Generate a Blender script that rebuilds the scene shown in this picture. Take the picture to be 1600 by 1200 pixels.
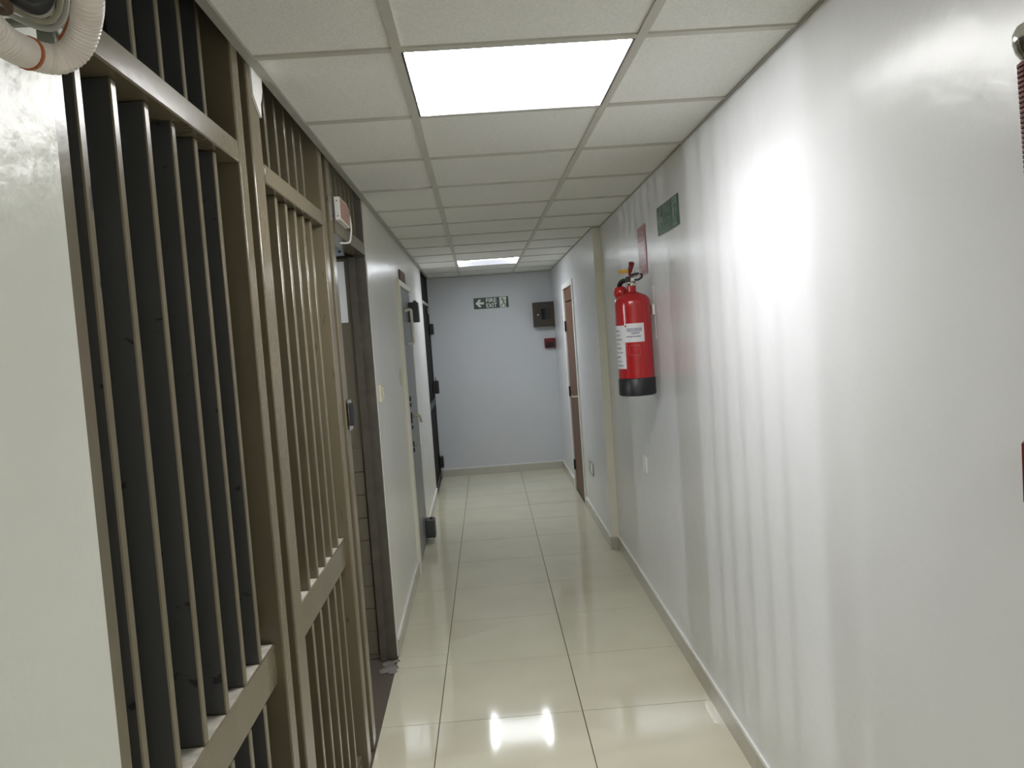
import bpy, bmesh, math, random
from mathutils import Vector, Matrix

random.seed(7)
for o in list(bpy.data.objects):
    bpy.data.objects.remove(o, do_unlink=True)
SC = bpy.context.scene
COL = SC.collection

# ------------------------------------------------------------------ camera
CAMH = 1.5667
YAW, PITCH, ROLL = 0.0314, -0.0597, -0.0710
fw = Vector((math.sin(YAW)*math.cos(PITCH), math.cos(YAW)*math.cos(PITCH), math.sin(PITCH)))
rt = Vector((math.cos(YAW), -math.sin(YAW), 0))
up = rt.cross(fw)
rt2 = rt*math.cos(ROLL) + up*math.sin(ROLL)
up2 = -rt*math.sin(ROLL) + up*math.cos(ROLL)
cam_d = bpy.data.cameras.new('camera')
cam_d.sensor_fit = 'HORIZONTAL'
cam_d.sensor_width = 36.0
cam_d.lens = 36.0*1262.6/1600.0
cam_d.clip_start = 0.02
cam = bpy.data.objects.new('camera', cam_d)
COL.objects.link(cam)
m = Matrix((rt2, up2, -fw)).transposed().to_4x4()
m.translation = Vector((0, 0, CAMH))
cam.matrix_world = m
SC.camera = cam

# ------------------------------------------------------------------ world, exposure
w = bpy.data.worlds.new('world'); SC.world = w
w.use_nodes = True
w.node_tree.nodes['Background'].inputs[0].default_value = (0.5, 0.55, 0.6, 1)
w.node_tree.nodes['Background'].inputs[1].default_value = 0.02
SC.view_settings.view_transform = 'Standard'
SC.view_settings.look = 'None'
SC.view_settings.gamma = 1.0
SC.view_settings.use_curve_mapping = False
SC.view_settings.exposure = 1.65
SC.cycles.max_bounces = 14
SC.cycles.diffuse_bounces = 8
SC.cycles.glossy_bounces = 6
PANEL_SIDE, PANEL_MID = 30.0, 3.4
FAR_PANEL = 0.72      # ceiling light fixtures
ROOM_LAMP = 30.0                         # lamp inside the gated room

# ------------------------------------------------------------------ layout of the corridor (metres)
HC = 2.275                               # suspended ceiling
YE = 9.247                               # end wall
YB = -3.0                                # wall behind the viewer
def XL(y): return -0.506 - 0.0089*y
def XR(y): return 0.8115 + 0.0093*y
JOG = 5.66
def XRF(y): return 0.809 + 0.00335*(y-JOG)
def XA(y): return -0.1429 - 0.0078*y
def XB(y): return 0.4571 - 0.0078*y
def XC(y): return -0.3059 + 0.0036*y
def XD(y): return 0.2859 + 0.0036*y
ROTL = math.atan(0.0089)
ROTR = -math.atan(0.0093)
ROTF = -math.atan(0.00335)

# ------------------------------------------------------------------ materials
def mat(name, col, rough=0.5, metal=0.0, spec=0.5, bump=0.0, bscale=60.0, bdist=0.002, var=0.0, vscale=4.0,
        col2=None, emit=0.0, ecol=None, coat=0.0, stretch=None, detail=3.0, thresh=None, alpha=None):
    M = bpy.data.materials.new(name); M.use_nodes = True
    nt = M.node_tree; N = nt.nodes; L = nt.links
    P = N['Principled BSDF']
    P.inputs['Base Color'].default_value = (*col, 1)
    P.inputs['Roughness'].default_value = rough
    P.inputs['Metallic'].default_value = metal
    P.inputs['Specular IOR Level'].default_value = spec
    P.inputs['Coat Weight'].default_value = coat
    P.inputs['Coat Roughness'].default_value = 0.08
    tc = None
    def coords():
        nonlocal tc
        if tc is None:
            t = N.new('ShaderNodeTexCoord')
            mp = N.new('ShaderNodeMapping')
            if stretch: mp.inputs['Scale'].default_value = stretch
            L.new(t.outputs['Object'], mp.inputs['Vector'])
            tc = mp.outputs['Vector']
        return tc
    if var > 0 or col2 is not None:
        nz = N.new('ShaderNodeTexNoise'); nz.inputs['Scale'].default_value = vscale
        nz.inputs['Detail'].default_value = detail
        L.new(coords(), nz.inputs['Vector'])
        rp = N.new('ShaderNodeValToRGB')
        if thresh:
            rp.color_ramp.elements[0].position = thresh[0]; rp.color_ramp.elements[1].position = thresh[1]
        else:
            rp.color_ramp.elements[0].position = 0.3; rp.color_ramp.elements[1].position = 0.7
        c2 = col2 if col2 is not None else tuple(c*(1-var) for c in col)
        rp.color_ramp.elements[0].color = (*c2, 1); rp.color_ramp.elements[1].color = (*col, 1)
        L.new(nz.outputs['Fac'], rp.inputs['Fac'])
        L.new(rp.outputs['Color'], P.inputs['Base Color'])
    if bump > 0:
        nb = N.new('ShaderNodeTexNoise'); nb.inputs['Scale'].default_value = bscale
        nb.inputs['Detail'].default_value = 4
        L.new(coords(), nb.inputs['Vector'])
        b = N.new('ShaderNodeBump'); b.inputs['Strength'].default_value = bump; b.inputs['Distance'].default_value = bdist
        L.new(nb.outputs['Fac'], b.inputs['Height']); L.new(b.outputs['Normal'], P.inputs['Normal'])
    if emit > 0:
        P.inputs['Emission Color'].default_value = (*(ecol or col), 1)
        P.inputs['Emission Strength'].default_value = emit
    return M

WALL = mat('white gloss enamel', (0.83, 0.84, 0.86), 0.27, spec=0.42, bump=0.45, bscale=13, bdist=0.004, var=0.05, vscale=2.0)
WALL_LEFT = mat('warm white gloss enamel', (0.82, 0.82, 0.785), 0.24, spec=0.45, bump=0.45, bscale=13, bdist=0.004, var=0.05, vscale=2.0)
WALL_NEAR = mat('cream gloss enamel', (0.69, 0.70, 0.64), 0.30, spec=0.45, bump=0.7, bscale=26, bdist=0.003, var=0.05, vscale=3)
WALL_END = mat('white satin enamel', (0.66, 0.68, 0.71), 0.36, spec=0.4, bump=0.3, bscale=7, bdist=0.003, var=0.05, vscale=2)
CREAM_AND_JOG_LIGHT = mat('cream frame paint and jog light', (0.88, 0.86, 0.75), 0.35, bump=0.2, bscale=40, bdist=0.001)  # door frame paint; on the wall jog it stands in for light
CEIL_TILE = mat('mineral fibre tile', (0.87, 0.87, 0.84), 0.9, spec=0.2, bump=0.6, bscale=160, bdist=0.002, var=0.10, vscale=120)
TEE = mat('painted steel tee', (0.58, 0.57, 0.51), 0.45, var=0.08, vscale=8)
TRIM = mat('grey wall angle', (0.40, 0.39, 0.35), 0.5, var=0.1, vscale=10)
SLAB = mat('ceiling void slab', (0.12, 0.12, 0.12), 0.9, bump=0.3, bscale=10)
FLOOR = mat('polished cream porcelain', (0.73, 0.70, 0.545), 0.07, spec=0.33, var=0.07, vscale=3.5, bump=0.02, bscale=5, bdist=0.002)
GROUT = mat('grey brown grout', (0.11, 0.09, 0.07), 0.8, bump=0.3, bscale=80)
SKIRT = mat('skirting porcelain', (0.55, 0.53, 0.46), 0.15, var=0.06, vscale=5)
BEAD = mat('white cement bead', (0.88, 0.88, 0.85), 0.6, bump=0.3, bscale=60)
GATE = mat('taupe gloss enamel on steel', (0.150, 0.125, 0.080), 0.22, spec=0.5, bump=0.35, bscale=45, bdist=0.0012, var=0.14, vscale=9, detail=6)
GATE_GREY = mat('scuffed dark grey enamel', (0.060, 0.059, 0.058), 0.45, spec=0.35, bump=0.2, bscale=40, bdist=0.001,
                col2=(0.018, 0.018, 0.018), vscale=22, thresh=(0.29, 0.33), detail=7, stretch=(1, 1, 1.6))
GATE_WORN = mat('taupe enamel worn by hands', (0.150, 0.125, 0.080), 0.25, spec=0.5, bump=0.4, bscale=45, bdist=0.0012,
                col2=(0.025, 0.022, 0.018), vscale=30, thresh=(0.27, 0.33), detail=6, stretch=(1, 1, 0.25))
DUST = mat('pale dust on steel', (0.50, 0.47, 0.40), 0.8, var=0.35, vscale=40)
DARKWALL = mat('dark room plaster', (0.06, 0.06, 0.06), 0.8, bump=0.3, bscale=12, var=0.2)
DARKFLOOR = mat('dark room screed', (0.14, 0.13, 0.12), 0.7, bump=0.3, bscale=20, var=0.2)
BROWNDOOR = mat('brown painted timber', (0.17, 0.145, 0.10), 0.45, bump=0.2, bscale=20, var=0.2, vscale=6, stretch=(4, 4, 0.6))
DARKPOST = mat('dark brown steel', (0.105, 0.092, 0.072), 0.45, bump=0.3, bscale=25, var=0.3, vscale=14)
STEELDOOR = mat('grey painted steel', (0.20, 0.205, 0.21), 0.35, var=0.08, vscale=4)
HINGEGREY = mat('dark grey plastic', (0.075, 0.075, 0.08), 0.5, var=0.1)
BLACK = mat('black steel', (0.018, 0.017, 0.017), 0.45, var=0.2, vscale=10)
BLACKPLASTIC = mat('black plastic', (0.012, 0.013, 0.014), 0.4, bump=0.15, bscale=120, bdist=0.0006)
CHROME = mat('chrome', (0.75, 0.74, 0.70), 0.12, metal=1.0, var=0.05)
BRASS = mat('brushed nickel', (0.62, 0.58, 0.47), 0.3, metal=1.0, var=0.1)
WOOD = mat('red brown timber', (0.16, 0.072, 0.040), 0.45, spec=0.25, var=0.35, vscale=9, stretch=(6, 6, 0.5), bump=0.1, bscale=30)
BOXBROWN = mat('brown painted sheet', (0.052, 0.037, 0.024), 0.45, var=0.2, vscale=14)
DARKGLASS = mat('dark glass', (0.01, 0.01, 0.01), 0.08, var=0.1)
RED = mat('red gloss enamel', (0.44, 0.014, 0.018), 0.22, coat=0.3, var=0.06, vscale=8)
REDDARK = mat('dark red plastic', (0.17, 0.008, 0.014), 0.35, var=0.1)
REDRUBBER = mat('dull red rubber', (0.20, 0.05, 0.045), 0.6, var=0.2, vscale=40)
YELLOW = mat('yellow plastic', (0.62, 0.33, 0.03), 0.45, var=0.1)
WHITEPL = mat('white plastic', (0.85, 0.85, 0.82), 0.35, var=0.04)
IVORY = mat('ivory plastic', (0.78, 0.74, 0.60), 0.35, var=0.04)
PAPER = mat('white paper', (0.86, 0.87, 0.88), 0.8, var=0.03, vscale=20)
PAPER2 = mat('matte label paper', (0.74, 0.74, 0.76), 0.5, var=0.05, vscale=30)
PRINT = mat('pale blue grey print', (0.50, 0.51, 0.60), 0.6, var=0.5, vscale=90)
PRINTDARK = mat('grey print', (0.38, 0.38, 0.44), 0.6, var=0.4, vscale=120)
PRINTRED = mat('red print', (0.45, 0.02, 0.03), 0.5, var=0.1)
PRINTPALE = mat('pale red print', (0.62, 0.16, 0.13), 0.4, var=0.2, vscale=60)
SIGNGREEN = mat('dark green sign', (0.008, 0.05, 0.04), 0.3, var=0.08)
SIGNGREEN2 = mat('faded green sign', (0.035, 0.135, 0.095), 0.25, var=0.2, vscale=20)
SIGNWHITE = mat('photoluminescent white', (0.80, 0.82, 0.74), 0.4, var=0.03)
SIGNPALE = mat('faded grey green print', (0.22, 0.29, 0.24), 0.35, var=0.2, vscale=40)
SIGNRED = mat('faded red sign', (0.36, 0.10, 0.11), 0.28, var=0.15, vscale=25)
SIGNPINK = mat('faded pink print', (0.50, 0.24, 0.25), 0.3, var=0.2, vscale=50)
PLATE = mat('brown door plate', (0.33, 0.22, 0.19), 0.8, spec=0.1, var=0.15, vscale=20)
PINKLENS = mat('dusty pink lens', (0.42, 0.23, 0.19), 0.35, var=0.15, vscale=30)
HOSE = mat('white pvc hose', (0.66, 0.60, 0.56), 0.30, var=0.06, vscale=14)
CABLEBEIGE = mat('beige cable sheath', (0.42, 0.40, 0.31), 0.4, var=0.1)
CABLEGREY = mat('grey cable sheath', (0.50, 0.50, 0.46), 0.35, var=0.1)
CABLEBLACK = mat('black cable sheath', (0.012, 0.012, 0.014), 0.4, var=0.1)
CABLEBROWN = mat('brown cable sheath', (0.10, 0.06, 0.035), 0.4, var=0.1)
ORANGE = mat('orange plastic', (0.42, 0.115, 0.025), 0.5, var=0.2, vscale=30)
BRACKET = mat('grey steel bracket', (0.20, 0.21, 0.18), 0.4, var=0.1)
FIXWHITE = mat('grey fixture sheet', (0.14, 0.14, 0.15), 0.5, var=0.04)
LAMPSIDE = mat('lit side diffuser', (0.9, 0.9, 0.9), 0.5, emit=PANEL_SIDE, ecol=(1.0, 0.995, 0.99), var=0.02)
LAMPMID = mat('lit centre diffuser', (0.9, 0.9, 0.9), 0.5, emit=PANEL_MID, ecol=(1.0, 0.995, 0.99), var=0.02)
LAMPSIDE2 = mat('lit side diffuser, cooler', (0.9, 0.9, 0.9), 0.5, emit=PANEL_SIDE*FAR_PANEL, ecol=(0.90, 0.95, 1.0), var=0.02)
LAMPMID2 = mat('lit centre diffuser, cooler', (0.9, 0.9, 0.9), 0.5, emit=PANEL_MID*FAR_PANEL, ecol=(0.90, 0.95, 1.0), var=0.02)
LAMPROOM = mat('lit tube', (0.9, 0.9, 0.9), 0.5, emit=ROOM_LAMP, ecol=(0.90, 0.96, 1.0), var=0.02)
CLOSER = mat('silver grey casting', (0.42, 0.46, 0.53), 0.35, var=0.06)
RUBBLE = mat('broken cement', (0.27, 0.255, 0.235), 0.85, bump=0.6, bscale=40, var=0.4, vscale=12)

# ------------------------------------------------------------------ mesh helpers
class MB:
    def __init__(s): s.bm = bmesh.new()
    def box(s, x0, x1, y0, y1, z0, z1, bev=0.0, seg=1):
        t = bmesh.new()
        bmesh.ops.create_cube(t, size=1.0)
        for v in t.verts:
            v.co = Vector((x0+(v.co.x+.5)*(x1-x0), y0+(v.co.y+.5)*(y1-y0), z0+(v.co.z+.5)*(z1-z0)))
        if bev > 0:
            bmesh.ops.bevel(t, geom=t.edges[:]+t.verts[:], offset=bev, segments=seg, profile=0.6, affect='EDGES')
        return s._merge(t)
    def prism(s, poly, z0, z1):                       # xy polygon (counter-clockwise) extruded in z
        t = bmesh.new()
        a = [t.verts.new((x, y, z0)) for x, y in poly]; b = [t.verts.new((x, y, z1)) for x, y in poly]
        n = len(poly)
        t.faces.new(a[::-1]); t.faces.new(b)
        for i in range(n): t.faces.new((a[i], a[(i+1) % n], b[(i+1) % n], b[i]))
        return s._merge(t)
    def plate(s, poly, th, fn):                       # 2D polygon (u,v) with thickness th, placed by fn(u,v,w)
        t = bmesh.new()
        a = [t.verts.new(fn(u, v, 0)) for u, v in poly]; b = [t.verts.new(fn(u, v, th)) for u, v in poly]
        n = len(poly)
        t.faces.new(a[::-1]); t.faces.new(b)
        for i in range(n): t.faces.new((a[i], a[(i+1) % n], b[(i+1) % n], b[i]))
        return s._merge(t)
    def cyl(s, p0, p1, r0, r1=None, n=20):
        r1 = r0 if r1 is None else r1
        return s.tube([p0, p1], [r0, r1], n, True)
    def tube(s, pts, rad, n=10, cap=True):
        t = bmesh.new()
        pts = [Vector(p) for p in pts]
        if not isinstance(rad, (list, tuple)): rad = [rad]*len(pts)
        rings = []; prev = None
        for i, p in enumerate(pts):
            d = (pts[min(i+1, len(pts)-1)] - pts[max(i-1, 0)]).normalized()
            if prev is None:
                a = d.cross(Vector((0, 0, 1)))
                if a.length < 1e-3: a = d.cross(Vector((1, 0, 0)))
            else:
                a = prev - d*prev.dot(d)
            a.normalize(); prev = a; b = d.cross(a)
            rings.append([t.verts.new(p + (a*math.cos(2*math.pi*k/n) + b*math.sin(2*math.pi*k/n))*rad[i]) for k in range(n)])
        for i in range(len(rings)-1):
            for k in range(n):
                f = t.faces.new((rings[i][k], rings[i][(k+1) % n], rings[i+1][(k+1) % n], rings[i+1][k])); f.smooth = True
        if cap:
            t.faces.new(rings[0][::-1]); t.faces.new(rings[-1])
        return s._merge(t)
    def lathe(s, prof, n=32, c=(0, 0, 0)):            # profile of (r, z) about a vertical axis
        t = bmesh.new(); rings = []
        for r, z in prof:
            if r < 1e-5: rings.append([t.verts.new((c[0], c[1], c[2]+z))])
            else: rings.append([t.verts.new((c[0]+r*math.cos(2*math.pi*k/n), c[1]+r*math.sin(2*math.pi*k/n), c[2]+z)) for k in range(n)])
        for A, B in zip(rings, rings[1:]):
            for k in range(n):
                k2 = (k+1) % n
                if len(A) == 1 and len(B) == 1: continue
                if len(A) == 1: f = t.faces.new((A[0], B[k2], B[k]))
                elif len(B) == 1: f = t.faces.new((A[k], A[k2], B[0]))
                else: f = t.faces.new((A[k], A[k2], B[k2], B[k]))
                f.smooth = True
        return s._merge(t)
    def _merge(s, t):
        bmesh.ops.recalc_face_normals(t, faces=t.faces[:])
        me = bpy.data.meshes.new('tmp'); t.to_mesh(me); t.free()
        s.bm.from_mesh(me); bpy.data.meshes.remove(me)
        return s
    def mesh(s, name):
        me = bpy.data.meshes.new(name); s.bm.to_mesh(me); s.bm.free()
        return me

def smooth_sharp(me):
    try: me.set_sharp_from_angle(angle=math.radians(40))
    except Exception: pass

def obj(name, mb, material, parent=None, loc=(0, 0, 0), label=None):
    me = mb.mesh(name) if isinstance(mb, MB) else mb
    if not me.materials: me.materials.append(material)
    smooth_sharp(me)
    o = bpy.data.objects.new(name, me); COL.objects.link(o)
    if parent: o.parent = parent
    o.location = loc
    if label: o['label'] = label
    return o

def tag(o, label, cat, group=None):
    o['label'] = label; o['category'] = cat
    if group: o['group'] = group
    return o

def thing(name, label, cat, loc=(0, 0, 0), rz=0.0, group=None):
    o = bpy.data.objects.new(name, None); COL.objects.link(o)
    o.empty_display_size = 0.05
    o.location = loc; o.rotation_euler = (0, 0, rz)
    return tag(o, label, cat, group)

def struct(name, mb, material):
    o = obj(name, mb, material); o['kind'] = 'structure'
    return o

def spline(pts, n=8):
    pts = [Vector(p) for p in pts]; out = []
    P = [pts[0]*2-pts[1]] + pts + [pts[-1]*2-pts[-2]]
    for i in range(1, len(P)-2):
        for k in range(n):
            t = k/n; a, b, c, d = P[i-1], P[i], P[i+1], P[i+2]
            out.append(0.5*((2*b) + (c-a)*t + (2*a-5*b+4*c-d)*t*t + (3*b-a-3*c+d)*t**3))
    out.append(pts[-1]); return out

def text_mesh(body, size, depth):
    cu = bpy.data.curves.new('lettering', 'FONT'); cu.body = body; cu.size = size; cu.extrude = depth/2
    cu.align_x = 'CENTER'; cu.align_y = 'CENTER'; cu.resolution_u = 3; cu.offset = size*0.02
    cu.space_line = 0.95
    t = bpy.data.objects.new('lettering', cu); COL.objects.link(t)
    dg = bpy.context.evaluated_depsgraph_get(); dg.update()
    me = bpy.data.meshes.new_from_object(t.evaluated_get(dg))
    bpy.data.objects.remove(t, do_unlink=True)
    return me

def wall_strip(mb, xf, y0, y1, z0, z1, out):
    """a vertical slab following a wall line xf(y), thickness going to xf+out"""
    a, b = xf(y0), xf(y1)
    poly = [(a, y0), (b, y1), (b+out, y1), (a+out, y0)]
    if out > 0: poly = poly[::-1]
    return mb.prism(poly, z0, z1)

# ================================================================== THE SETTING
ZT = 2.55
# door and gate openings in the left wall
G1, G2, G3 = 1.05, 3.98, 4.0
LD0, LD1, LDZ = 5.50, 6.42, 1.965
FG0 = 8.07
struct('wall_left_near', wall_strip(MB(), XL, YB, G1, 0, ZT, -0.16), WALL_NEAR)
mb = MB()
wall_strip(mb, XL, G3, LD0, 0, ZT, -0.15)
wall_strip(mb, XL, LD0, LD1, LDZ, ZT, -0.15)
wall_strip(mb, XL, LD1, FG0, 0, ZT, -0.15)
struct('wall_left', mb, WALL_LEFT)
struct('wall_right', wall_strip(MB(), XR, YB, JOG, 0, ZT, 0.2), WALL)
RD0, RD1, RDZ = 7.13, 7.95, 1.99
mb = MB()
wall_strip(mb, XRF, JOG, RD0, 0, ZT, 0.26)
wall_strip(mb, XRF, RD0, RD1, RDZ, ZT, 0.26)
wall_strip(mb, XRF, RD1, YE, 0, ZT, 0.26)
struct('wall_right_far', mb, WALL)
struct('wall_end', MB().box(-1.2, 1.3, YE, YE+0.15, 0, ZT), WALL_END)
struct('wall_back', MB().box(-0.7, 1.2, YB-0.15, YB, 0, ZT), WALL)
# dark room behind the gates, dark recess behind the far gate, dark boxes behind the two doors
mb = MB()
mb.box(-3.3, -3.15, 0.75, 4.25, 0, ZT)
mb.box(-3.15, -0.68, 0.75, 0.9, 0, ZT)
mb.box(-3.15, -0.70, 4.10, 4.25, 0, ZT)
mb.box(-2.2, -0.61, 1.95, 2.0, 0, ZT)  # unseen partition, added to keep the room lamp off the first gate
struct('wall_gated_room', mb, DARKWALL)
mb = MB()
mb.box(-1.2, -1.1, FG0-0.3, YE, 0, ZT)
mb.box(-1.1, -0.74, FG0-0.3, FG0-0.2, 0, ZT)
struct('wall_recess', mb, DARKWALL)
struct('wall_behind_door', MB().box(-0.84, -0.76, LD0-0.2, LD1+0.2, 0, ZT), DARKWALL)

# floor: grout bed with porcelain tiles
floor = struct('floor', MB().box(-0.75, 1.1, YB, YE, -0.06, -0.003), GROUT)
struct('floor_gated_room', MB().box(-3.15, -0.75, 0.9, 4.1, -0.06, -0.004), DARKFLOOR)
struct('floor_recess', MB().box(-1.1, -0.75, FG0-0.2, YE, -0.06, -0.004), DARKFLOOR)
g = 0.0020
rows = [3.2488 + 0.5908*k for k in range(-10, 11)]
rows = [YB] + [y for y in rows if YB+0.05 < y < YE-0.05] + [YE]
def quad(mb_, xf0, xf1, y0, y1, z0, z1):
    return mb_.prism([(xf0(y0)+g, y0+g), (xf1(y0)-g, y0+g), (xf1(y1)-g, y1-g), (xf0(y1)+g, y1-g)], z0, z1)
def XLf(y): return XL(y) if not (G1 < y < G2) else XL(y)-0.05
for y0, y1 in zip(rows, rows[1:]):
    lefts = [(y0, y1)]
    if y0 < 3.98 < y1: lefts = [(y0, 3.975), (3.975, y1)]
    for a, b in lefts:
        xl = XL if not (G1 <= a and b < 3.99) else (lambda y: XL(y)-0.0)
        obj('floor_tile', quad(MB(), xl, XC, a, b, -0.012, 0.0), FLOOR, floor)
    obj('floor_tile', quad(MB(), XC, XD, y0, y1, -0.012, 0.0), FLOOR, floor)
    if y0 < JOG < y1:
        mbq = MB().prism([(XD(y0)+g, y0+g), (XR(y0)-g, y0+g), (XR(JOG), JOG), (XRF(JOG), JOG), (XRF(y1)-g, y1-g), (XD(y1)+g, y1-g)], -0.012, 0)
    else:
        mbq = quad(MB(), XD, XR if y1 <= JOG else XRF, y0, y1, -0.012, 0.0)
    obj('floor_tile', mbq, FLOOR, floor)

# skirting tiles with a cement bead on top
def skirting(name, xf, segs, side):
    root = bpy.data.objects.new(name, None); COL.objects.link(root); root['kind'] = 'structure'
    th = 0.009*side
    for y0, y1 in segs:
        obj('skirting_tile', wall_strip(MB(), xf, y0+0.001, y1-0.001, 0, 0.083, th), SKIRT, root)
        obj('cement_bead', wall_strip(MB(), xf, y0, y1, 0.083, 0.096, th*1.0), BEAD, root)
def cuts(a, b, js): 
    p = [a] + [j for j in js if a+0.03 < j < b-0.03] + [b]; return list(zip(p, p[1:]))
skirting('baseboard_right', XR, cuts(YB, JOG, rows), -1)
skirting('baseboard_right_far', XRF, cuts(JOG, RD0-0.06, rows) + cuts(RD1+0.06, YE, rows), -1)
skirting('baseboard_left', XL, cuts(G3, LD0-0.08, rows) + cuts(LD1+0.03, FG0, rows), 1)
skirting('baseboard_left_near', XL, cuts(YB, G1, rows), 1)
root = bpy.data.objects.new('baseboard_end', None); COL.objects.link(root); root['kind'] = 'structure'
xs = [XL(YE)+0.01, XC(YE), XD(YE), XRF(YE)-0.01]
for a, b in zip(xs, xs[1:]):
    obj('skirting_tile', MB().box(a+0.001, b-0.001, YE-0.009, YE, 0, 0.083), SKIRT, root)
    obj('cement_bead', MB().box(a, b, YE-0.007, YE, 0.083, 0.092), BEAD, root)
mb = MB().box(XRF(JOG)-0.009, XR(JOG)-0.009, JOG-0.009, JOG, 0, 0.083)
b_ = struct('baseboard_jog', mb, SKIRT)

# suspended ceiling
ceiling = struct('ceiling', MB().box(-3.3, 1.3, YB, YE+0.1, ZT, ZT+0.1), SLAB)
crow = [2.0153 + 0.6*k for k in range(-9, 13)]
crow = [YB] + [y for y in crow if YB+0.05 < y < YE-0.05] + [YE]
LIGHTROWS = [2.0153, 2.0153+0.6*9, 2.0153-0.6*6]
tz0, tz1 = HC+0.006, HC+0.02
def XRc(y): return XR(y) if y <= JOG else XRF(y)
for y0, y1 in zip(crow, crow[1:]):
    obj('ceiling_tile', quad(MB(), XL, XA, y0, y1, tz0, tz1), CEIL_TILE, ceiling)
    if not any(abs(y0-q) < 0.01 for q in LIGHTROWS):
        obj('ceiling_tile', quad(MB(), XA, XB, y0, y1, tz0, tz1), CEIL_TILE, ceiling)
    if y0 < JOG < y1:
        mbq = MB().prism([(XB(y0)+g, y0+g), (XR(y0)-g, y0+g), (XR(JOG), JOG), (XRF(JOG), JOG), (XRF(y1)-g, y1-g), (XB(y1)+g, y1-g)], tz0, tz1)
    else:
        mbq = quad(MB(), XB, XR if y1 <= JOG else XRF, y0, y1, tz0, tz1)
    obj('ceiling_tile', mbq, CEIL_TILE, ceiling)
tw = 0.012
for xf in (XA, XB):
    obj('main_tee', MB().prism([(xf(YB)-tw, YB), (xf(YB)+tw, YB), (xf(YE)+tw, YE), (xf(YE)-tw, YE)], HC, HC+0.006), TEE, ceiling)
for y in crow[1:-1]:
    for f0, f1, d0, d1 in ((XL, XA, 0.022, -tw), (XA, XB, tw, -tw), (XB, XRc, tw, -0.004)):
        obj('cross_tee', MB().prism([(f0(y)+d0, y-tw), (f1(y)+d1, y-tw), (f1(y)+d1, y+tw), (f0(y)+d0, y+tw)], HC+0.0005, HC+0.006), TEE, ceiling)
mb = MB()
wall_strip(mb, XL, YB, YE, HC-0.003, HC+0.005, 0.022)
t = struct('trim_1', mb, TRIM)
mb = MB()
wall_strip(mb, XR, YB, JOG, HC-0.002, HC+0.005, -0.006)
wall_strip(mb, XRF, JOG-0.006, YE, HC-0.002, HC+0.005, -0.006)
mb.box(XRF(JOG), XR(JOG), JOG-0.006, JOG, HC-0.002, HC+0.005)
struct('trim_2', mb, TRIM)
struct('trim_3', MB().box(XL(YE)+0.022, XRF(YE)-0.006, YE-0.008, YE, HC-0.002, HC+0.005), TRIM)

struct('jog_light_paint', MB().box(XRF(JOG)+0.001, XR(JOG)-0.0005, JOG-0.003, JOG-0.0003, 0.09, HC-0.003), CREAM_AND_JOG_LIGHT)  # thin cream strip: light falling on the jog face, put into its colour

# ================================================================== CEILING LIGHTS
def ceiling_light(y0, label, ms=LAMPSIDE, mm=LAMPMID):
    y1 = y0+0.6; yc = (y0+y1)/2
    xa, xb = XA(yc)+0.014, XB(yc)-0.014
    W = xb-xa
    t = thing('ceiling_light', label, 'ceiling light', ((xa+xb)/2, yc, HC), 0, 'recessed ceiling lights')
    hx, hy = W/2, 0.286
    H = 0.042
    def hz(x): return 0.006 + H*(1-abs(x/hx)**2.2)
    def strip(xs0, xs1, n):
        m_ = MB(); tb = bmesh.new(); prev = None
        for i in range(n+1):
            x = xs0+(xs1-xs0)*i/n
            cur = [tb.verts.new((x, -hy+0.002, hz(x))), tb.verts.new((x, hy-0.002, hz(x))), tb.verts.new((x, hy-0.002, hz(x)+0.003)), tb.verts.new((x, -hy+0.002, hz(x)+0.003))]
            if prev:
                for k in range(4): tb.faces.new((prev[k], prev[(k+1) % 4], cur[(k+1) % 4], cur[k]))
            else: tb.faces.new(cur)
            prev = cur
        tb.faces.new(prev[::-1])
        return m_._merge(tb)
    for s in (-1, 1):
        obj('side_diffuser', strip(s*hx*0.99, s*hx*0.86, 4), ms, t)
        obj('end_plate', MB().box(-hx, hx, s*hy-0.001, s*hy+0.001, 0.0, 0.05), FIXWHITE, t)
        obj('frame_rail', MB().box(s*hx-0.003, s*hx+0.003, -hy, hy, 0.0, 0.05), FIXWHITE, t)
    obj('centre_diffuser', strip(-hx*0.855, hx*0.855, 16), mm, t)
    obj('housing', MB().box(-hx, hx, -hy, hy, 0.05, 0.08), FIXWHITE, t)
    return t
ceiling_light(LIGHTROWS[0], 'large bright ceiling light panel nearest the viewer, beside the first gate')
ceiling_light(LIGHTROWS[1], 'small-looking bright ceiling light panel near the end wall', LAMPSIDE2, LAMPMID2)
ceiling_light(LIGHTROWS[2], 'added fill light panel in the ceiling behind the viewer, unseen')  # unseen fixture, added to brighten the corridor from behind

# a tube lamp inside the gated room, behind the bars
t = thing('wall_lamp', 'lamp on the back wall of the dark room behind the bars', 'lamp', (-3.14, 2.36, 2.1))
obj('lamp_body', MB().box(0, 0.03, -0.07, 0.07, -0.36, 0.36, 0.004), WHITEPL, t)
obj('diffuser', MB().box(0.0305, 0.05, -0.05, 0.05, -0.34, 0.34, 0.006, 2), LAMPROOM, t)
for s_ in (-1, 1): obj('end_cap', MB().box(0.0305, 0.055, -0.055, 0.055, s_*0.35-0.008, s_*0.35+0.008, 0.003), WHITEPL, t)

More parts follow.
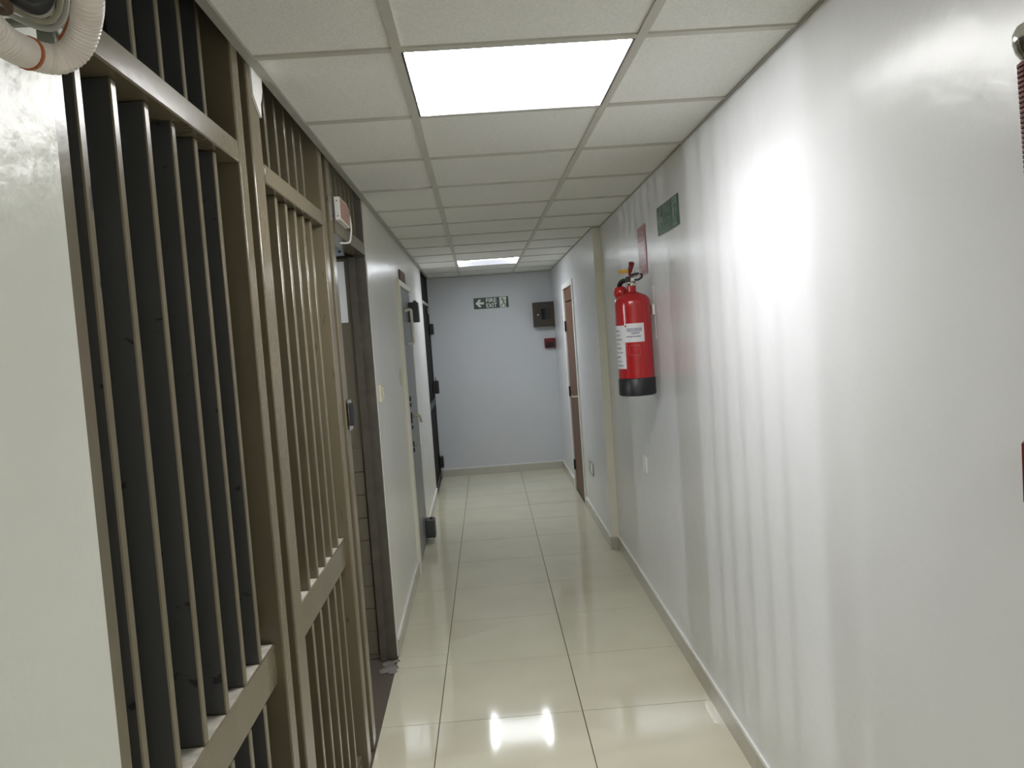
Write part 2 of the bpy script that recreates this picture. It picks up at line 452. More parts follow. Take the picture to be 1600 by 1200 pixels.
# ================================================================== BARRED GATES (left wall)
BD = 0.055     # depth of the bars
BO = -0.02     # bars lie a little behind the posts
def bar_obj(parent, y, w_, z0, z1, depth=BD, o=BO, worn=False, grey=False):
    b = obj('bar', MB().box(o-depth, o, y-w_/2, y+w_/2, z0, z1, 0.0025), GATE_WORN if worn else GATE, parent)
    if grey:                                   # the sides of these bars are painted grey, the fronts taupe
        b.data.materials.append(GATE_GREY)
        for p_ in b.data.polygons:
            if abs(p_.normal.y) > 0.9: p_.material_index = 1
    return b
def gate_root(y0, label, cat='gate'):
    return thing('barred_gate', label, cat, (XL(y0), y0, 0), ROTL, 'steel gates along the left wall')
ZTOP = 2.53
def rail(parent, name, y0, y1, z0, z1, x1=0.0, depth=0.075, m_=None):
    return obj(name, MB().box(x1-depth, x1, y0, y1, z0, z1, 0.003), m_ or GATE, parent)

# -- first gate
y0 = G1
t = gate_root(y0, 'nearest wide taupe steel gate with vertical bars, beside the cream pillar')
R_ = lambda y: y-y0
obj('post', MB().box(-0.08, -0.004, R_(1.05)+0.001, R_(1.091), 0.0, ZTOP, 0.003), GATE, t)
obj('post', MB().box(-0.08, 0.0, R_(1.885), R_(1.943), 0.0, ZTOP, 0.004), GATE, t)
rail(t, 'transom_rail', R_(1.092), R_(1.884), 2.003, 2.052)
rail(t, 'lower_rail', R_(1.092), R_(1.884), 0.790, 0.885, x1=BO+0.001, depth=0.075)
rail(t, 'bottom_rail', R_(1.092), R_(1.884), 0.01, 0.07, x1=BO, depth=0.06)
for y in (1.168, 1.284, 1.409, 1.531, 1.651, 1.768):
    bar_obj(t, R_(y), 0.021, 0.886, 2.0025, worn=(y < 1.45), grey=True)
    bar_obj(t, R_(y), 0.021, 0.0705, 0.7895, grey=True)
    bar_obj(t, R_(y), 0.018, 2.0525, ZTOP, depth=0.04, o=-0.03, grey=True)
for i in range(7):
    ys = [1.092, 1.168, 1.284, 1.409, 1.531, 1.651, 1.768, 1.885]
    obj('dust_layer', MB().box(BO-0.055, BO-0.002, R_(ys[i])+0.013, R_(ys[i+1])-0.013, 0.885, 0.8868), DUST, t)
for z in (1.92, 1.585, 1.354, 1.055):
    obj('hinge', MB().cyl((-0.012, R_(1.949), z-0.012), (-0.012, R_(1.949), z+0.012), 0.007, n=10), GATE, t)

# -- second gate
y0 = 2.01
t = gate_root(y0, 'middle taupe steel gate with vertical bars and a black latch')
obj('post', MB().box(-0.085, 0.0, R_(2.01), R_(2.048), 0.0, ZTOP, 0.004), GATE, t)
obj('stile', MB().box(-0.08, -0.004, R_(2.052), R_(2.122), 0.015, 2.20, 0.004), GATE, t)
obj('stile', MB().box(-0.08, -0.002, R_(2.905), R_(2.975), 0.015, ZTOP, 0.004), GATE_WORN, t)
obj('post', MB().box(-0.10, -0.004, R_(3.06), R_(3.135), 0.0, ZTOP, 0.004), GATE_WORN, t)
obj('jamb_plate', MB().box(-0.10, -0.045, R_(2.976), R_(3.059), 0.0, ZTOP, 0.002), GATE, t)
rail(t, 'transom_rail', R_(2.1225), R_(2.9045), 2.001, 2.052, x1=-0.002)
rail(t, 'lower_rail', R_(2.1225), R_(2.9045), 0.785, 0.882, x1=BO+0.001, depth=0.075)
rail(t, 'bottom_rail', R_(2.1225), R_(2.9045), 0.01, 0.07, x1=BO, depth=0.06)
for y in (2.297, 2.418, 2.537, 2.655, 2.771):
    bar_obj(t, R_(y), 0.024, 0.8825, 2.0005, worn=(y > 2.7))
    bar_obj(t, R_(y), 0.022, 0.0705, 0.7845)
    bar_obj(t, R_(y), 0.020, 2.0525, ZTOP, depth=0.04, o=-0.03)
bar_obj(t, R_(2.18), 0.022, 0.0705, 0.7845)
ys = [2.1225, 2.297, 2.418, 2.537, 2.655, 2.771, 2.9045]
for i in range(6):
    obj('dust_layer', MB().box(BO-0.055, BO-0.002, R_(ys[i])+0.014, R_(ys[i+1])-0.014, 0.882, 0.8838), DUST, t)
obj('plaster_patch', MB().plate([(R_(2.050), 2.205), (R_(2.118), 2.165), (R_(2.122), 2.20), (R_(2.135), 2.215), (R_(2.15), 2.24), (R_(2.16), ZTOP), (R_(2.050), ZTOP)], 0.006, lambda u, v, w_: (-0.0035+w_, u, v)), BEAD, t, label='torn white plaster patch')
lt = obj('latch', MB().box(-0.015, 0.018, R_(3.10), R_(3.158), 1.265, 1.352, 0.006, 2), BLACKPLASTIC, t, label='black latch handle')
obj('strike_plate', MB().box(0.0023, 0.004, R_(3.075), R_(3.155), 1.25, 1.365, 0.0005), CHROME, lt)

# -- transom grille above the open doorway
y0 = 3.152
t = gate_root(y0, 'short barred steel grille above the dark open doorway')
t.location.z = 2.0
rail(t, 'transom_rail', 0.0, R_(3.965), 0.005, 0.062, x1=0.0, depth=0.07)
for y in (3.26, 3.375, 3.49, 3.605, 3.72, 3.835):
    bar_obj(t, R_(y), 0.02, 0.0625, ZTOP-2.0, depth=0.04, o=-0.02)
obj('end_plate', MB().box(-0.15, -0.080, R_(3.968), R_(3.998), 0.13, ZTOP-2.0, 0.002), DARKPOST, t)
# far jamb of the opening
t = thing('door_post', 'dark brown steel door post at the far side of the dark open doorway', 'door post', (XL(3.97), 3.97, 0), ROTL)
obj('post_face', MB().box(-0.078, -0.004, -0.005, 0.029, 0.0, 1.998, 0.003), DARKPOST, t)
obj('upper_plate', MB().box(-0.078, -0.004, -0.004, 0.029, 1.9985, ZTOP, 0.002), DARKPOST, t)
obj('post_stop', MB().box(-0.084, -0.050, -0.02, -0.006, 0.0, 1.998, 0.002), DARKPOST, t)

# -- brown door standing open inside the room, with a notice and a closer
t = thing('open_door', 'brown door standing open inside the dark doorway with a white notice', 'door', (-0.628, 3.985, 0))
leaf = obj('door_leaf', MB().box(-0.82, 0.0, 0, 0.04, 0.01, 2.12, 0.003), BROWNDOOR, t)
for i in range(9):
    obj('tongue_board', MB().box(-0.815, -0.006, -0.006, -0.0005, 0.03+i*0.115, 0.03+i*0.115+0.112, 0.0015), BROWNDOOR, leaf)
t = thing('door_closer', 'silver grey door closer at the top of the open brown door', 'door closer', (-0.646, 3.984, 2.02))
obj('closer_body', MB().box(-0.24, 0.008, -0.05, -0.001, -0.012, 0.06, 0.006, 2), CLOSER, t)
obj('closer_arm', MB().box(-0.2, 0.03, -0.03, -0.012, -0.026, -0.014, 0.002), BLACK, t)
obj('screw', MB().cyl((-0.012, -0.052, 0.006), (-0.012, -0.05, 0.006), 0.006, n=10), BLACK, t)
tag(obj('paper_notice', MB().box(-0.21, 0, -0.0012, 0, -0.148, 0.148), PAPER, None, (-0.650, 3.9835, 1.835)),
    'blank white paper notice on the open brown door', 'notice')

# -- emergency light on the transom grille
t = thing('emergency_light', 'white alarm box with dusty pink face on the grille above the doorway', 'alarm', (XL(3.16), 3.16, 2.058), ROTL)
def arc_poly(w_, h_):
    return [(0, 0), (w_, -0.004)] + [(w_+0.02*math.sin(a*math.pi/8), h_*a/8) for a in range(1, 8)] + [(w_-0.03, h_), (0, h_*1.0)]
obj('case', MB().plate(arc_poly(0.22, 0.088), 0.020, lambda u, v, w_: (0.001+w_, u, v)), WHITEPL, t)
obj('lens', MB().plate([(a*0.9+0.012, b*0.84+0.007) for a, b in arc_poly(0.22, 0.088)], 0.003, lambda u, v, w_: (0.0215+w_, u, v)), PINKLENS, t, label='dusty pink lens')
obj('flex', MB().tube(spline([(0.022, 0.232, 0.05), (0.024, 0.24, 0.0), (0.02, 0.24, -0.03), (0.012, 0.23, -0.060), (-0.02, 0.20, -0.064)]), 0.004, 8), WHITEPL, t)
for z in (0.014, 0.072): obj('screw', MB().cyl((0.011, -0.002, z), (0.011, 0.0, z), 0.003, n=8), CHROME, t)

# ================================================================== LEFT WALL: steel door, switches
t = thing('door_frame', 'cream painted frame around the grey steel door', 'door frame', (XL(LD0), LD0, 0), ROTL)
DW = LD1-LD0
obj('jamb', MB().box(-0.09, 0.022, -0.075, 0.0, 0.0, LDZ+0.035, 0.004), CREAM_AND_JOG_LIGHT, t)
obj('jamb', MB().box(-0.09, 0.006, DW-0.012, DW+0.012, 0.0, LDZ+0.0, 0.002), CREAM_AND_JOG_LIGHT, t)
obj('head', MB().box(-0.09, 0.020, 0.0005, DW-0.013, LDZ-0.005, LDZ+0.035, 0.004), CREAM_AND_JOG_LIGHT, t)
t = thing('steel_door', 'grey steel security door with lever handle in the left wall', 'door', (XL(LD0), LD0, 0), ROTL)
leaf = obj('door_leaf', MB().box(-0.05, 0.004, 0.003, DW-0.016, 0.008, LDZ-0.008, 0.003), STEELDOOR, t)
hb = obj('lever_handle', MB().tube(spline([(0.006, 0.28, 1.045), (0.05, 0.28, 1.045), (0.062, 0.30, 1.04), (0.066, 0.40, 0.99)], 5), 0.009, 10), BRASS, t, label='pale metal lever handle')
obj('rose', MB().cyl((0.0045, 0.28, 1.045), (0.012, 0.28, 1.045), 0.026, n=18), BLACKPLASTIC, hb)
for z in (1.01, 1.17, 0.845):
    k = obj('keyhole_cover', MB().cyl((0.0045, 0.27, z), (0.012, 0.27, z), 0.018, n=14), BLACKPLASTIC, t)
    obj('keyhole_cover', MB().cyl((0.0045, 0.27, z-0.045), (0.012, 0.27, z-0.045), 0.015, n=14), BLACKPLASTIC, t)
obj('lock_cylinder', MB().cyl((0.0045, 0.29, 0.823), (0.03, 0.29, 0.823), 0.009, n=12), CHROME, t)
pl = obj('pull_handle', MB().tube(spline([(0.006, 0.40, 1.80), (0.045, 0.40, 1.805), (0.05, 0.40, 1.77), (0.05, 0.42, 1.62), (0.05, 0.43, 1.575), (0.04, 0.43, 1.56), (0.006, 0.43, 1.56)], 5), 0.011, 10), WHITEPL, t, label='white tall pull handle')
for zc, h_ in ((1.80, 0.155), (0.10, 0.14)):
    hg = obj('hinge_box', MB().box(0.0045, 0.078, DW-0.15, DW-0.02, zc-h_/2, zc+h_/2, 0.006, 2), HINGEGREY, t, label='dark grey hinge box')
    obj('pivot', MB().cyl((0.05, DW-0.085, zc+h_/2), (0.05, DW-0.085, zc+h_/2+0.014), 0.012, n=12), HINGEGREY, hg)
tag(obj('door_sign', MB().box(0.0003, 0.012, 0, 0.40, 0, 0.078, 0.001), PLATE, None, (XL(5.69), 5.69, 2.004)), 'small brown plate on the wall above the grey steel door', 'sign')
bpy.data.objects['door_sign'].rotation_euler.z = ROTL
def switch(y, z, w_, h_, label, pr=0.011, frame=ROTL, m_=IVORY):
    t = thing('light_switch', label, 'light switch', (XL(y), y, z), frame)
    pb = obj('back_plate', MB().box(0.0003, pr, 0, w_, -h_/2, h_/2, 0.002), m_, t)
    obj('rocker', MB().box(pr+0.0003, pr+0.006, w_*0.3, w_*0.7, -h_*0.28, h_*0.28, 0.0015), m_, t)
switch(4.06, 1.325, 0.088, 0.088, 'ivory light switch on the left wall close to the dark doorway', 0.014)
switch(5.235, 1.345, 0.085, 0.10, 'ivory light switch beside the frame of the grey steel door', 0.008)

# ================================================================== FAR BLACK GATE
y0 = FG0
t = thing('black_gate', 'black steel gate at the far left beside the end wall', 'gate', (XL(y0), y0, 0), ROTL)
GW = YE-0.04-y0
obj('post', MB().box(-0.06, -0.004, 0.001, 0.05, 0, ZTOP, 0.003), BLACK, t)
obj('post', MB().box(-0.06, -0.004, GW-0.05, GW, 0, ZTOP, 0.003), BLACK, t)
obj('transom_rail', MB().box(-0.06, 0.0, 0.051, GW-0.051, 1.955, 1.985, 0.002), TRIM, t)
obj('lower_rail', MB().box(-0.055, -0.008, 0.051, GW-0.051, 0.85, 0.93, 0.002), BLACK, t)
obj('bottom_rail', MB().box(-0.055, -0.008, 0.051, GW-0.051, 0.01, 0.07, 0.002), BLACK, t)
for i in range(8):
    y = 0.13 + i*(GW-0.26)/7
    for z0_, z1_ in ((0.0705, 0.8495), (0.9305, 1.9545), (1.9855, ZTOP)):
        obj('bar', MB().box(-0.05, -0.012, y-0.01, y+0.01, z0_, z1_, 0.002), BLACK, t)
obj('backing_sheet', MB().box(-0.066, -0.0605, 0.02, GW-0.02, 0.01, ZTOP-0.01), BLACK, t)
lk = obj('lock_box', MB().box(-0.003, 0.06, GW-0.36, GW-0.24, 0.99, 1.13, 0.004), BLACK, t)
obj('padlock_shackle', MB().tube(spline([(0.03, GW-0.35, 1.13), (0.03, GW-0.34, 1.165), (0.03, GW-0.28, 1.165), (0.03, GW-0.26, 1.13)], 5), 0.006, 8), CHROME, lk)
for z in (1.70, 0.20):
    obj('hinge_box', MB().box(-0.003, 0.04, GW-0.16, GW-0.04, z-0.06, z+0.06, 0.004), BLACK, t)
obj('cover_plate', MB().box(-0.003, 0.002, GW-0.30, GW-0.14, 1.87, 1.935, 0.001), TRIM, t)

# ================================================================== SIGNS
def fire_exit_sign(loc, rz, label, W=0.395, H=0.125, green=SIGNGREEN, white=SIGNWHITE, text=True):
    """local: u to the reader's right, faces -y before rotation"""
    t = thing('exit_sign', label, 'exit sign', loc, rz, 'exit signs')
    f = lambda u, v, w_: (u, -w_-0.0005, v)
    obj('sign_board', MB().box(-W/2, W/2, -0.004, -0.0004, -H/2, H/2, 0.0008), green, t)
    f2 = lambda u, v, w_: (u*W, -0.0042-w_, v*H)
    arrow = [(-0.45, 0.0), (-0.345, 0.36), (-0.305, 0.36), (-0.285, 0.26), (-0.345, 0.10), (-0.205, 0.10), (-0.205, -0.10), (-0.345, -0.10), (-0.285, -0.26), (-0.305, -0.36), (-0.345, -0.36)]
    obj('arrow', MB().plate(arrow[::-1], 0.0006, f2), white, t)
    for body, v in (('FIRE', 0.235), ('EXIT', -0.235)):
        me = text_mesh(body, H*0.50, 0.0006)
        xs = [q.co.x for q in me.vertices]; wd = max(xs)-min(xs); s_ = 0.305*W/wd
        hs = [q.co.y for q in me.vertices]; sv = 0.37*H/(max(hs)-min(hs)); cv = (max(hs)+min(hs))/2; cu_ = (max(xs)+min(xs))/2
        for q in me.vertices: q.co = Vector(((q.co.x-cu_)*s_, -0.0045-q.co.z, (q.co.y-cv)*sv))
        obj('lettering', me, white, t, (0.01*W, 0, v*H))
    obj('pictogram_panel', MB().plate([(0.245, -0.46), (0.445, -0.46), (0.445, 0.46), (0.245, 0.46)], 0.0005, f2), white, t)
    f3 = lambda u, v, w_: (u*W, -0.0048-w_, v*H)
    man = MB()
    cx, cy = 0.325, 0.33
    man.plate([(cx+0.022*math.cos(a*math.pi/5), cy+0.07*math.sin(a*math.pi/5)) for a in range(10)], 0.0004, f3)
    for q in ([(0.335, 0.25), (0.365, 0.22), (0.375, -0.06), (0.345, -0.06)],          # trunk
              [(0.34, 0.25), (0.29, 0.10), (0.275, 0.14), (0.325, 0.27)],             # back arm
              [(0.36, 0.22), (0.405, 0.08), (0.42, 0.11), (0.375, 0.25)],             # front arm
              [(0.345, -0.05), (0.300, -0.22), (0.262, -0.38), (0.285, -0.41), (0.325, -0.24), (0.372, -0.06)],
              [(0.352, -0.05), (0.392, -0.20), (0.385, -0.40), (0.408, -0.40), (0.418, -0.17), (0.377, -0.03)]):
        area = sum(q[i][0]*q[(i+1) % len(q)][1]-q[(i+1) % len(q)][0]*q[i][1] for i in range(len(q)))
        man.plate(q if area > 0 else q[::-1], 0.0004, f3)
    obj('running_figure', man, green, t)
    obj('door_edge', MB().plate([(0.425, -0.46), (0.445, -0.40), (0.445, 0.20), (0.438, 0.20), (0.43, -0.25)], 0.0004, f3), green, t)
    return t
fire_exit_sign((0.118, YE, 1.956), 0.0, 'green and white FIRE EXIT sign on the end wall')
fire_exit_sign((XR(3.545), 3.545, 2.040), -math.pi/2+ROTR, 'faded green exit sign high on the right wall, nearer than the extinguisher', 0.42, 0.128, SIGNGREEN2, SIGNPALE)
t = thing('extinguisher_sign', 'faded red vertical sign on the right wall above the fire extinguisher', 'sign', (XR(4.16), 4.16, 1.955), ROTR)
obj('sign_board', MB().box(-0.004, -0.0004, -0.105, 0.105, -0.125, 0.125, 0.0008), SIGNPINK, t)
for z0_, z1_ in ((-0.117, -0.045), (-0.038, 0.038), (0.045, 0.117)):
    pn = obj('red_panel', MB().box(-0.005, -0.0042, -0.095, 0.095, z0_, z1_), SIGNRED, t)
    for q in range(2): obj('print_line', MB().box(-0.0056, -0.0051, -0.07, 0.06-0.03*q, z0_+0.018+q*0.022, z0_+0.027+q*0.022), SIGNPINK, pn)

# ================================================================== FIRE EXTINGUISHER
EY = 3.95; EX = XR(EY)-0.108
t = thing('fire_extinguisher', 'red fire extinguisher with black base hung on the right wall', 'fire extinguisher', (EX, EY, 1.232))
r0 = 0.088
obj('base_boot', MB().lathe([(0, 0), (r0-0.004, 0), (r0+0.003, 0.006), (r0+0.003, 0.082), (r0, 0.086), (0, 0.086)], 40), BLACKPLASTIC, t, label='black plastic base')
cyl_ = obj('cylinder', MB().lathe([(0, 0.087), (r0, 0.087), (r0, 0.440), (r0*0.985, 0.457), (r0*0.93, 0.472), (r0*0.80, 0.486), (r0*0.55, 0.497), (0.03, 0.503), (0.022, 0.507), (0.022, 0.535), (0, 0.535)], 48), RED, t)
obj('neck_ring', MB().lathe([(0, 0.5355), (0.024, 0.5355), (0.026, 0.540), (0.026, 0.548), (0.018, 0.556), (0, 0.556)], 24), CHROME, t)
vb = obj('valve_body', MB().box(-0.016, 0.016, -0.02, 0.02, 0.5565, 0.575, 0.003), CHROME, t)
# carry handle and squeeze lever point away from the wall / up
obj('squeeze_lever', MB().tube(spline([(0.004, 0.0, 0.572), (-0.004, 0.0, 0.60), (0.004, -0.006, 0.630), (0.006, -0.012, 0.650)], 5), [0.008]*6+[0.012]*6+[0.014]*3+[0.010], 12), REDDARK, t, label='dark red lever')
obj('carry_handle', MB().tube(spline([(0.01, 0, 0.565), (0.03, -0.02, 0.562), (0.05, -0.025, 0.575), (0.045, -0.02, 0.590), (0.02, -0.01, 0.592), (0.005, 0, 0.588)], 5), 0.005, 10), BLACKPLASTIC, t)
obj('safety_pin', MB().tube(spline([(0.0, -0.01, 0.58), (0.03, -0.03, 0.585), (0.045, -0.03, 0.60), (0.03, -0.03, 0.612), (0.01, -0.02, 0.6)], 5), 0.003, 8), CHROME, t)
obj('pin_tag', MB().box(-0.06, -0.012, -0.012, -0.008, 0.598, 0.616, 0.001), YELLOW, t, label='yellow tag')
obj('pressure_gauge', MB().cyl((-0.02, -0.025, 0.567), (-0.02, -0.032, 0.567), 0.014, n=18), BLACKPLASTIC, t)
# hose: leaves the valve to the far side, coils at the shoulder and goes down the side
obj('hose_horn', MB().tube(spline([(-0.012, 0.015, 0.566), (-0.040, 0.035, 0.560), (-0.050, 0.06, 0.535), (-0.040, 0.085, 0.50), (-0.025, 0.10, 0.40), (-0.02, 0.105, 0.25)], 6), [0.009]*3+[0.012]*28, 12), BLACKPLASTIC, t)
obj('shoulder_cap', MB().lathe([(0, 0.495), (0.026, 0.500), (0.034, 0.515), (0.034, 0.535), (0.026, 0.552), (0.012, 0.558), (0, 0.559)], 24, (-0.045, 0.05, -0.018)), RED, t)
def wrap(a0, a1, z0_, z1_, rr, n=12):
    m_ = MB(); tb = bmesh.new(); pv = None
    for i in range(n+1):
        a = math.radians(a0+(a1-a0)*i/n); c, s = math.cos(a), math.sin(a)
        cur = [tb.verts.new((c*rr, s*rr, z0_)), tb.verts.new((c*(rr+0.0006), s*(rr+0.0006), z0_)), tb.verts.new((c*(rr+0.0006), s*(rr+0.0006), z1_)), tb.verts.new((c*rr, s*rr, z1_))]
        if pv:
            for k in range(4): tb.faces.new((pv[k], pv[(k+1) % 4], cur[(k+1) % 4], cur[k]))
        else: tb.faces.new(cur)
        pv = cur
    tb.faces.new(pv[::-1]); return m_._merge(tb)
# angles: camera sees the cylinder from about -101 degrees (towards -y); 180 is towards the corridor axis
lb = obj('inspection_label', wrap(-131, -68, 0.262, 0.352, r0+0.0003), PAPER2, t, label='white inspection label')
obj('print_block', wrap(-124, -76, 0.312, 0.330, r0+0.0011, 8), PRINT, lb)
obj('print_block', wrap(-126, -80, 0.286, 0.292, r0+0.0011, 8), PRINTDARK, lb)
obj('print_block', wrap(-110, -84, 0.300, 0.310, r0+0.0011, 6), PRINT, lb)
obj('print_mark', wrap(-129, -124, 0.336, 0.345, r0+0.0011, 3), PRINTRED, lb)
ins = obj('instruction_label', wrap(-185, -131.5, 0.135, 0.345, r0+0.0003), PAPER2, t, label='tall white instruction label')
for k in range(9):
    z0_ = 0.148+k*0.021
    obj('print_line', wrap(-176, -142-5*(k % 3), z0_, z0_+0.006, r0+0.0011, 6), PRINT if k % 2 else PRINTDARK, ins)
obj('red_print', wrap(-118, -85, 0.198, 0.248, r0+0.0002, 8), PRINTPALE, t, label='pale printed square')
obj('red_print_face', wrap(-117, -86, 0.200, 0.246, r0+0.0009, 8), RED, t)
# bracket on the wall
t2 = thing('wall_bracket', 'white wall bracket behind the fire extinguisher', 'bracket', (XR(EY), EY, 1.60), ROTR)
obj('back_strip', MB().box(-0.004, -0.0004, -0.02, 0.02, -0.10, 0.16, 0.001), WHITEPL, t2)
obj('hook', MB().box(-0.018, -0.0045, -0.035, 0.035, 0.02, 0.07, 0.002), WHITEPL, t2)

# ================================================================== RIGHT WALL SMALL THINGS
t = thing('wall_socket', 'small white switch plate low on the right wall below the extinguisher', 'switch plate', (XR(4.44), 4.44, 0.80), ROTR)
obj('plate', MB().box(-0.010, -0.0003, -0.045, 0.045, -0.045, 0.045, 0.002), WHITEPL, t)
obj('rocker', MB().box(-0.014, -0.0105, -0.016, 0.016, -0.024, 0.024, 0.001), WHITEPL, t)
t = thing('socket_box', 'open steel socket box low in the right wall beside the brown door', 'socket box', (XRF(6.57), 6.57, 0.435), ROTF)
for nm, a in (('rim', (-0.12, 0.12, -0.05, -0.042)), ('rim', (-0.12, 0.12, 0.042, 0.05)), ('rim', (-0.12, -0.105, -0.0415, 0.0415)), ('rim', (0.105, 0.12, -0.0415, 0.0415))):
    obj(nm, MB().box(-0.004, -0.0004, *a), TRIM if a[0] < 0 and a[1] > 0 else HINGEGREY, t)
obj('inset_plate', MB().box(-0.002, -0.0004, -0.1045, 0.1045, -0.0415, 0.0415), WHITEPL, t)

# brown door in the far right wall
DW = RD1-RD0
mb = MB().box(-0.012, 0.10, -0.05, 0.012, 0, RDZ+0.04, 0.003)
mb.box(-0.012, 0.10, DW-0.012, DW+0.05, 0, RDZ+0.04, 0.003)
mb.box(-0.012, 0.10, 0.0125, DW-0.0125, RDZ-0.012, RDZ+0.04, 0.003)
t = struct('trim_5', mb, WHITEPL)
t.location = (XRF(RD0), RD0, 0); t.rotation_euler.z = ROTF
t = thing('timber_door', 'closed red brown timber door at the far right', 'door', (XRF(RD0), RD0, 0), ROTF)
obj('door_leaf', MB().box(0.004, 0.044, 0.0145, DW-0.0145, 0.008, 1.845, 0.002), WOOD, t)
obj('top_panel', MB().box(0.004, 0.044, 0.0145, DW-0.0145, 1.855, RDZ-0.0135, 0.002), WOOD, t)
obj('door_back', MB().box(0.046, 0.06, 0.0125, DW-0.0125, 0, RDZ-0.0125), BLACK, t)
for z in (1.62, 0.98, 0.25):
    obj('hinge', MB().cyl((-0.004, DW-0.02, z-0.05), (-0.004, DW-0.02, z+0.05), 0.009, n=10), BLACK, t)
hd = obj('lever_handle', MB().tube([(0.003, 0.08, 0.98), (-0.05, 0.08, 0.98), (-0.05, 0.17, 0.98)], 0.008, 8), BRASS, t)

# brown cabinet and red call point on the end wall
t = thing('wall_cabinet', 'small brown wall cabinet with dark glass window in the end corner', 'wall cabinet', (0.705, YE, 1.782))
obj('body', MB().box(-0.122, 0.122, -0.10, -0.0005, -0.138, 0.138, 0.003), BOXBROWN, t)
dr = obj('door', MB().box(-0.118, 0.118, -0.116, -0.1005, -0.134, 0.134, 0.003), BOXBROWN, t)
obj('door_bead', MB().box(-0.04, 0.068, -0.119, -0.1165, -0.068, 0.068, 0.001), BOXBROWN, dr)
obj('glass', MB().box(-0.033, 0.061, -0.1205, -0.1195, -0.06, 0.06), DARKGLASS, dr)
obj('knob', MB().cyl((-0.072, -0.1165, -0.004), (-0.072, -0.128, -0.004), 0.009, n=12), CHROME, dr)
t = thing('call_point', 'red break glass call point below the brown cabinet on the end wall', 'call point', (0.754, YE, 1.452))
obj('case', MB().box(-0.06, 0.06, -0.045, -0.0005, -0.056, 0.056, 0.005), REDDARK, t)
obj('break_glass', MB().box(-0.042, 0.042, -0.0475, -0.0455, -0.045, 0.012, 0.001), DARKGLASS, t)

# things at the right edge of the picture, close to the viewer
CY = 1.107
t = thing('fire_call_box', 'dark red call box at the right edge of the photo', 'call point', (XR(CY), CY, 1.315), ROTR)
obj('case', MB().box(-0.045, -0.0005, -0.05, 0.05, -0.05, 0.045, 0.004), REDDARK, t)
obj('break_glass', MB().box(-0.0475, -0.0455, -0.032, 0.032, -0.032, 0.028, 0.001), PAPER2, t)
TY = 1.096
t = thing('handbell', 'red ribbed grip topped by a shiny chrome knob, at the right edge of the photo', 'grip', (XR(TY)-0.045, TY, 1.74))
obj('grip', MB().lathe([(0, 0)] + [q for i in range(22) for q in ((0.0185+0.0002*i, i*0.0068), (0.0185+0.0002*i, i*0.0068+0.0038), (0.0155+0.0002*i, i*0.0068+0.0042), (0.0155+0.0002*i, i*0.0068+0.0064))] + [(0, 0.152)], 24), REDRUBBER, t, label='ribbed red grip')
obj('knob', MB().lathe([(0, 0.152), (0.018, 0.153), (0.024, 0.162), (0.0275, 0.175), (0.027, 0.187), (0.022, 0.197), (0.012, 0.203), (0, 0.205)], 28), CHROME, t, label='chrome knob')
obj('wall_clip', MB().box(0.019, 0.0445, -0.012, 0.012, 0.03, 0.06, 0.002), BLACKPLASTIC, t)

# ================================================================== CONDUIT AND CABLES, top left
def pix(px_, py_, Y):
    d = fw + rt2*((px_-800)/1262.6) - up2*((py_-600)/1262.6)
    return Vector((d.x*Y/d.y, Y, CAMH + d.z*Y/d.y))
def corrugated(path, r, pitch):
    """resample a path evenly and give it ribs"""
    P = spline(path, 14); L_ = [0]
    for a, b in zip(P, P[1:]): L_.append(L_[-1]+(b-a).length)
    n = int(L_[-1]/pitch)*4; out = []; rad = []; j = 0
    for i in range(n+1):
        s = L_[-1]*i/n
        while j < len(L_)-2 and L_[j+1] < s: j += 1
        f_ = (s-L_[j])/max(1e-9, L_[j+1]-L_[j])
        out.append(P[j].lerp(P[j+1], f_)); rad.append(r*(1.0, 0.975, 0.94, 0.975)[i % 4])
    return MB().tube(out, rad, 20)
cpath = [pix(-60, 2, 0.80), pix(-20, 40, 0.83), pix(12, 68, 0.86), pix(44, 83, 0.90), pix(70, 91, 0.92), pix(94, 92, 0.93), pix(117, 78, 0.935), pix(130, 54, 0.93), pix(136, 26, 0.92), pix(138, -5, 0.90), pix(136, -70, 0.88)]
t = thing('flexible_conduit', 'white corrugated flexible conduit looping at the top left corner', 'conduit', cpath[5])
o = obj('ribbed_hose', corrugated([q-cpath[5] for q in cpath], 0.0165, 0.0042), HOSE, t)
a = cpath[3]-cpath[5]; d = (cpath[4]-cpath[2]).normalized()
obj('cable_tie', MB().tube([a-d*0.002, a+d*0.002], 0.0178, 20), ORANGE, t, label='orange band')
# cable trunking above
t = thing('cable_trunking', 'white cable trunking end above the conduit loop', 'trunking', pix(95, -30, 0.99))
b0 = t.location.copy()
obj('channel', MB().box(-0.022, 0.018, -0.35, 0.0, -0.012, 0.03, 0.002), WHITEPL, t)
obj('lid', MB().box(-0.025, 0.021, -0.352, 0.002, -0.0165, -0.0125, 0.001), WHITEPL, t)
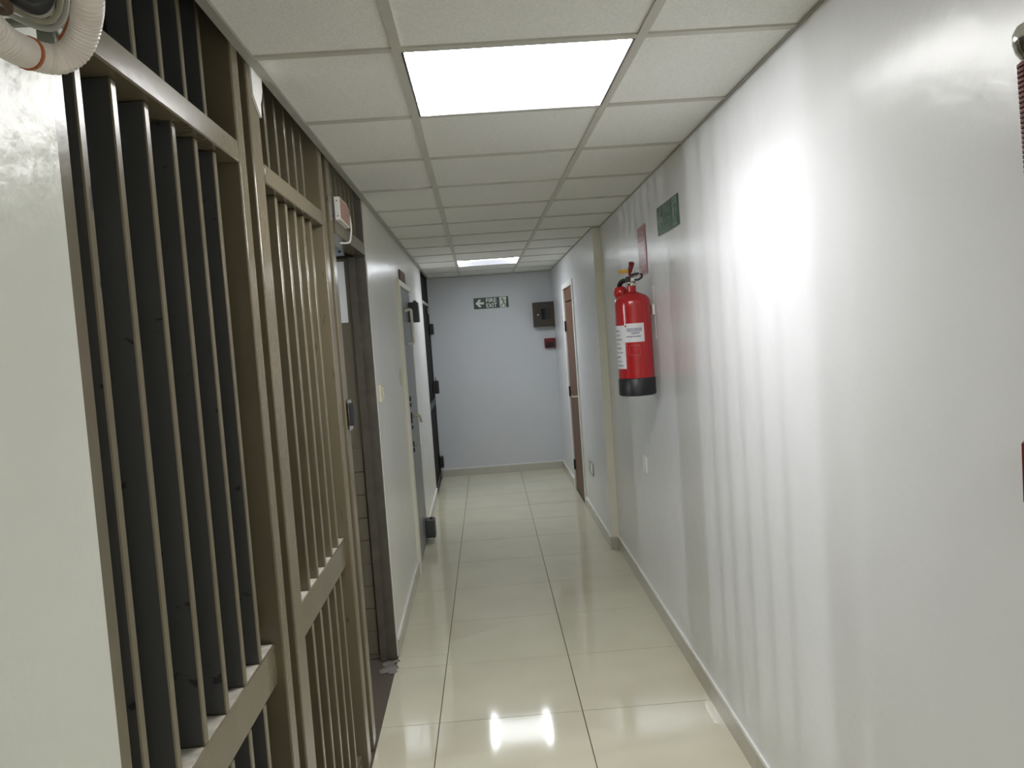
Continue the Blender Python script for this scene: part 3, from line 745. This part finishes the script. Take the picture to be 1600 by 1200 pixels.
# bracket
t = thing('pipe_bracket', 'grey steel bracket holding the cables on the left wall', 'bracket', pix(78, 55, 0.965))
obj('bracket_foot', MB().box(-0.010, 0.010, -0.012, 0.02, -0.015, 0.012, 0.002), BRACKET, t)
obj('bracket_arm', MB().box(-0.06, 0.008, -0.006, 0.006, 0.012, 0.02, 0.002), BRACKET, t)
def cable(name, pts, r, m_, label, group='cables at the top left corner'):
    P = [pix(*q) for q in pts]
    o = obj(name, MB().tube([q-P[0] for q in spline(P, 8)], r, 10), m_, None, P[0])
    tag(o, label, 'cable', group)
cable('cable', [(-40, -20, 0.90), (0, 12, 0.915), (30, 30, 0.93), (62, 43, 0.94), (84, 44, 0.945), (98, 30, 0.945), (104, 5, 0.94), (106, -40, 0.93)], 0.0032, CABLEGREY, 'lowest grey cable of the bundle inside the conduit loop')
cable('cable', [(-40, -40, 0.90), (0, 2, 0.91), (30, 18, 0.92), (58, 32, 0.93), (78, 33, 0.935), (90, 20, 0.935), (95, -5, 0.93), (96, -50, 0.92)], 0.0032, CABLEBEIGE, 'beige cable just above the lowest grey cable in the bundle')
cable('cable', [(-40, -60, 0.89), (5, -6, 0.90), (32, 10, 0.91), (55, 22, 0.92), (70, 22, 0.925), (79, 10, 0.925), (83, -14, 0.92)], 0.0032, CABLEGREY, 'upper pale cable of the bundle under the black cable')
cable('cable', [(-30, -60, 0.87), (18, -12, 0.885), (42, 6, 0.895), (60, 10, 0.90), (72, -2, 0.90), (80, -30, 0.89)], 0.0085, CABLEBLACK, 'thick black cable at the top of the bundle')
cable('cable', [(-20, -30, 0.86), (4, -2, 0.875), (14, 12, 0.885), (10, 18, 0.89), (-10, 16, 0.895)], 0.0045, CABLEBROWN, 'short brown cable at the very top left')
cable('cable', [(124, -60, 0.955), (121, -10, 0.965), (117, 12, 0.97), (110, 32, 0.97), (101, 52, 0.968), (92, 66, 0.965)], 0.0032, ORANGE, 'orange brown cable running down inside the conduit loop')

# broken tile and cement at the threshold of the open doorway
t = thing('broken_threshold', 'broken grey cement lump at the floor by the dark doorway', 'rubble', (XL(3.9)-0.02, 3.86, 0.0))
for i, (dx, dy, s) in enumerate(((0, 0, 0.035), (-0.02, 0.05, 0.03), (0.012, -0.05, 0.024), (-0.03, -0.03, 0.03), (0.018, 0.075, 0.018))):
    tb = bmesh.new(); bmesh.ops.create_icosphere(tb, subdivisions=2, radius=s)
    for v in tb.verts:
        v.co *= 1+random.uniform(-0.18, 0.18); v.co.z = max(0.0, v.co.z*0.25)
        v.co += Vector((dx, dy, 0.0005))
    obj('cement_chunk', MB()._merge(tb), RUBBLE, t)
